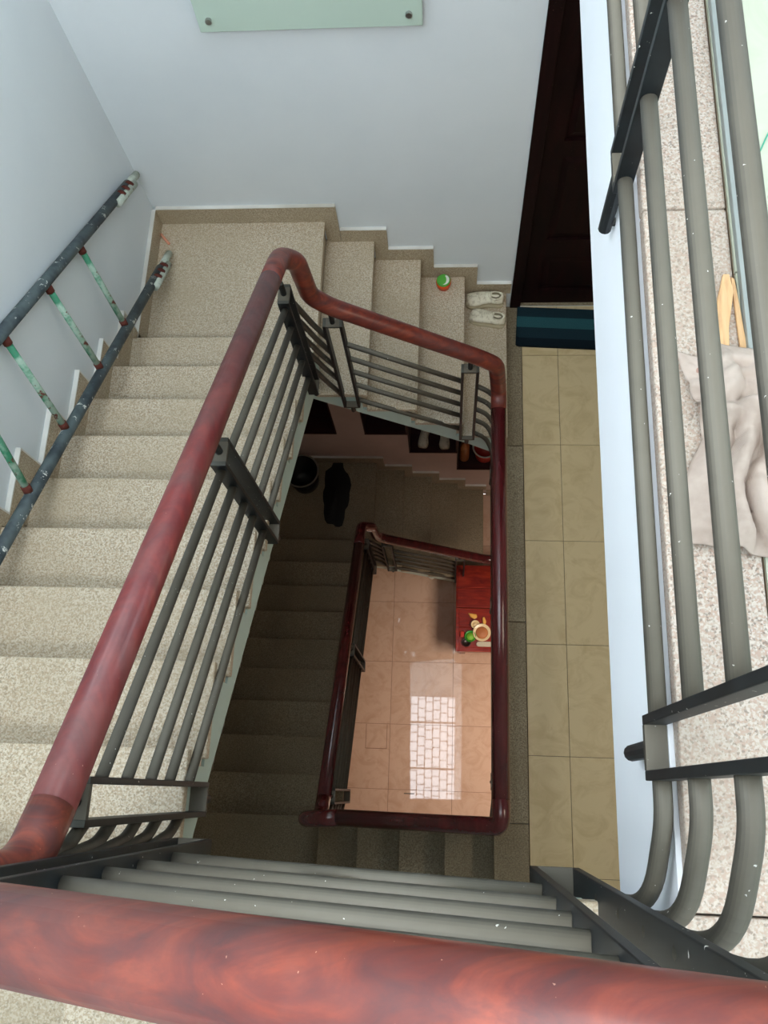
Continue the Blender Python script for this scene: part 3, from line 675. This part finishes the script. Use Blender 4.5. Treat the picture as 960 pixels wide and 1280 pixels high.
GBAR = mat('grey_aluminium_bar', srgb(150, 156, 152), .5, .4, .3)
bm = bmesh.new(); a, b = Vector((1.0945, -.95, ZT + .0075)), Vector((1.098, -2.40, ZT + .0075)); prism(bm, [(-.0075, -.007), (.0075, -.007), (.0075, .007), (-.0075, .007)], 'y', 0, -1.22)
bmesh.ops.rotate(bm, verts=bm.verts, cent=(0, 0, 0), matrix=Matrix.Rotation(math.atan2(.0035, 1.45), 3, 'Z')); bmesh.ops.translate(bm, verts=bm.verts, vec=a)
obj('flat_bar_loose', bm, GBAR, loc=a, bevel=.0015, label='long grey metal bar lying beside the top-floor granite edge, its near end under the rag', cat='bar')
bm = bmesh.new(); tube(bm, [(1.122, -1.845, ZT + .003), (1.140, -1.812, ZT + .002), (1.162, -1.765, ZT + .002), (1.215, -1.70, ZT + .002), (1.29, -1.66, ZT + .002)], .0014, 6)
obj('twine', bm, mat('green_twine', srgb(70, 160, 130), .7), smooth=True, loc=(1.16, -1.77, ZT), label='thin green twine lying on the pale top-floor tiles at the right edge', cat='twine')

# ------------------------------------------------------------------ stepped mahogany niches in the lower north wall
sh = empty('wall_shelf', (.3, .15, -2.3), 'dark wooden stepped niches set into the lower wall below the stair', 'shelf')
for a, b, z0, z1 in cols:
    cmp_ = empty('compartment', Vector((a, 0, z0)) - Vector(sh.location)); cmp_.parent = sh
    obj('shelf_board', boxbm(a, -.012, z0 - .017, b, .318, z0), NICHE, cmp_)
    obj('top_board', boxbm(a, -.006, z1, b, .318, z1 + .017), NICHE, cmp_)
    obj('back_board', boxbm(a + .012, .30, z0, b - .012, .318, z1), NICHE, cmp_)
    obj('side_board', boxbm(a + .0005, -.006, z0, a + .012, .318, z1), NICHE, cmp_); obj('side_board', boxbm(b - .012, -.006, z0, b - .0005, .318, z1), NICHE, cmp_)
shoe((.425, .12, -2.3045), math.radians(80), .19, 'pale shoe in the dark niche under the stair, left one of two', 1)
shoe((.600, .11, -2.3045), math.radians(95), .19, 'pale shoe in the dark niche under the stair, right one of two', -1)
bt = empty('bottle', (.775, .10, -2.6995), 'tall amber-brown bottle standing in the lowest dark niche', 'bottle')
AMB = mat('amber_plastic', srgb(176, 116, 64), .35, .5); BRN0 = mat('brown_cap', srgb(120, 62, 34), .4, .5)
bm = bmesh.new(); lathe(bm, (.775, .10, -2.6995), [(.040, 0), (.044, .01), (.044, .26), (.036, .30), (.018, .33), (.016, .35)]); obj('body', bm, AMB, bt, smooth=True)
bm = bmesh.new(); lathe(bm, (.775, .10, -2.6995), [(.019, .35), (.019, .375), (.004, .376)]); obj('cap', bm, BRN0, bt)
rb = empty('bucket', (.955, .125, -2.6995), 'red-orange bucket with pale rim in the lowest dark niche', 'bucket')
REDP = mat('red_plastic', srgb(190, 52, 34), .4, .5)
bm = bmesh.new(); lathe(bm, (.955, .125, -2.6995), [(.075, 0), (.078, .005), (.100, .20), (.094, .20), (.072, .012), (.001, .012)], 32); obj('body', bm, REDP, rb, smooth=True)
bm = bmesh.new(); tube(bm, [(.955 + .103 * math.cos(2 * PI * k / 32), .125 + .103 * math.sin(2 * PI * k / 32), -2.6995 + .20) for k in range(33)], .008, 8, caps=False); obj('rim', bm, WHT, rb, smooth=True)

# ------------------------------------------------------------------ bin and black sheet on the lower landing
ZL = -H + 5 * r
BLKP = mat('black_plastic', srgb(14, 14, 15), .45, .4); GRYP = mat('grey_rim', srgb(120, 118, 110), .5, .4)
bn = empty('bin', (-.60, -.20, ZL), 'round black bin with grey rim in the dark corner of the lower landing', 'bin')
bm = bmesh.new(); lathe(bm, (-.62, -.20, ZL), [(.11, 0), (.115, .006), (.145, .27), (.139, .27), (.108, .012), (.001, .012)], 32); obj('body', bm, BLKP, bn, smooth=True)
bm = bmesh.new(); tube(bm, [(-.62 + .146 * math.cos(2 * PI * k / 36), -.20 + .146 * math.sin(2 * PI * k / 36), ZL + .272) for k in range(37)], .008, 8, caps=False); obj('rim', bm, GRYP, bn, smooth=True)
bm = bmesh.new(); n = 30; ring = []
for j in range(7):
    rw = []
    for i in range(n):
        a = 2 * PI * i / n; q = j / 6; rr = q * (.19 + .07 * noise.noise(Vector((math.cos(a) * 2, math.sin(a) * 2, 3))))
        rw.append(bm.verts.new((-.345 + rr * math.cos(a) * .62, -.30 + rr * math.sin(a) * 1.6, ZL + .002 + max(0, (1 - q)) * .035 * (.7 + noise.noise(Vector((a * 2, j, 1)))))))
    ring.append(rw)
for j in range(6):
    for i in range(n): bm.faces.new([ring[j][i], ring[j][(i + 1) % n], ring[j + 1][(i + 1) % n], ring[j + 1][i]])
bmesh.ops.remove_doubles(bm, verts=bm.verts, dist=.0005)
obj('plastic_sheet', bm, BLKP, smooth=True, loc=(-.36, -.3, ZL), label='crumpled black plastic sheet spread on the lower landing beside the black bin', cat='sheet')

# ------------------------------------------------------------------ low red table on the ground floor with dishes
ZG = -H; tx0, tx1, ty0, ty1, tz = .718, 1.42, -1.60, -.83, -3.0
tbl = empty('low_table', (1.07, -1.2, ZG), 'low red-brown wooden table half under the right handrail on the pink ground floor', 'table')
for i, (y0, y1) in enumerate(((ty0 + .035, -1.385), (-1.383, -1.215), (-1.213, -1.04), (-1.038, ty1))):
    up = .03 if y0 > -1.22 else 0
    obj('plank', boxbm(tx0 + (.014 if up else .03), y0, tz - .03 + up, tx1 - .03, y1, tz + up), TABW, tbl, bevel=.003)
obj('edge_rail', boxbm(tx0, ty0, tz - .05, tx0 + .03, -1.216, tz + .012), TABW, tbl, bevel=.003)
obj('edge_rail', boxbm(tx0 + .03, ty0, tz - .05, tx1, ty0 + .034, tz + .012), TABW, tbl, bevel=.003)
obj('edge_rail', boxbm(tx0, -1.214, tz - .05, tx0 + .014, ty1, tz + .02), TABW, tbl, bevel=.003)
for x in (tx0 + .04, tx1 - .09):
    for y in (ty0 + .04, ty1 - .09): obj('leg', boxbm(x, y, ZG, x + .05, y + .05, tz - .03), TABW, tbl, bevel=.004)
def dish(name, c, prof, m, label, cat, inner=None, fill=None):
    e = empty(name, c, label, cat); bm = bmesh.new(); lathe(bm, c, prof, 28); obj('body', bm, m, e, smooth=True)
    if inner:
        bm = bmesh.new(); lathe(bm, c, [(inner[0], inner[1]), (inner[0] * .7, inner[1] + .010), (.001, inner[1] + .016)], 20); obj('contents', bm, fill, e, smooth=True)
CRM = mat('cream_ceramic', srgb(236, 214, 170), .3, .6); GRC = mat('green_bowl', srgb(40, 140, 40), .35, .5); LEAF = mat('green_food', srgb(120, 180, 50), .6)
BRN = mat('brown_food', srgb(176, 110, 66), .6); YEL = mat('yellow_food', srgb(236, 180, 84), .5); DRK = mat('dark_plastic', srgb(40, 24, 24), .3, .5)
dish('bowl', (.945, -1.435, tz + .0005), [(.035, 0), (.045, .006), (.078, .038), (.074, .038), (.042, .012), (.001, .010)], CRM, 'larger cream bowl with brown food on the low red table, beside the handrail', 'bowl', (.058, .020), BRN)
dish('bowl', (.845, -1.470, tz + .0005), [(.026, 0), (.032, .005), (.050, .034), (.047, .034), (.030, .010), (.001, .009)], GRC, 'small green bowl with leafy food on the low red table', 'bowl', (.038, .018), LEAF)
dish('cup', (.888, -1.365, tz + .0005), [(.022, 0), (.026, .004), (.038, .034), (.035, .034), (.022, .010), (.001, .009)], CRM, 'small cream cup between the green bowl and the plank seat of the red table', 'cup', (.026, .016), CRM)
bm = bmesh.new(); prism(bm, [(.825, -1.262), (.900, -1.272), (.905, -1.30), (.878, -1.315), (.845, -1.296)], 'z', tz + .0005, tz + .026)
obj('bread_piece', bm, YEL, loc=(.86, -1.28, tz), bevel=.006, label='wedge of pale yellow food at the top of the dishes on the red table', cat='food')
bm = bmesh.new(); prism(bm, [(.950, -1.300), (.968, -1.292), (.985, -1.335), (.975, -1.362), (.955, -1.352)], 'z', tz + .0005, tz + .022)
obj('bread_piece', bm, YEL, loc=(.965, -1.33, tz), bevel=.005, label='narrow pale yellow piece of food just behind the larger cream bowl', cat='food')
bm = bmesh.new(); ps = [(.920 + .022 * math.cos(a), -1.533 + .022 * math.sin(a)) for a in [math.radians(90 + 20 * i) for i in range(10)]] + [(1.03, -1.555), (1.03, -1.511)]
prism(bm, ps, 'z', tz + .0005, tz + .014); obj('remote_control', bm, mat('pale_grey_plastic', srgb(186, 180, 160), .5), loc=(.97, -1.533, tz), bevel=.003, label='pale grey rounded slim case near the front edge of the low red table', cat='case')
bm = bmesh.new(); lathe(bm, (.812, -1.522, tz + .0012), [(.030, 0), (.038, .006), (.040, .022), (.034, .024), (.030, .010), (.001, .010)], 24)
obj('saucer', bm, DRK, smooth=True, loc=(.815, -1.545, tz), label='small dark dish at the front left corner of the low red table', cat='dish')
bm = bmesh.new(); box(bm, .758, -1.475, tz + .0005, .795, -1.425, tz + .02); obj('packet', bm, REDP, loc=(.775, -1.45, tz), bevel=.006, label='small red packet on the left edge of the low red table', cat='packet')
bm = bmesh.new(); lathe(bm, (.49, -.83, ZG), [(.030, 0), (.034, .004), (.040, .075), (.037, .075), (.031, .008), (.001, .006)], 24)
obj('cup', bm, WHT, smooth=True, loc=(.49, -.83, ZG), label='white cup standing on the pink ground floor below the lower steps', cat='cup')
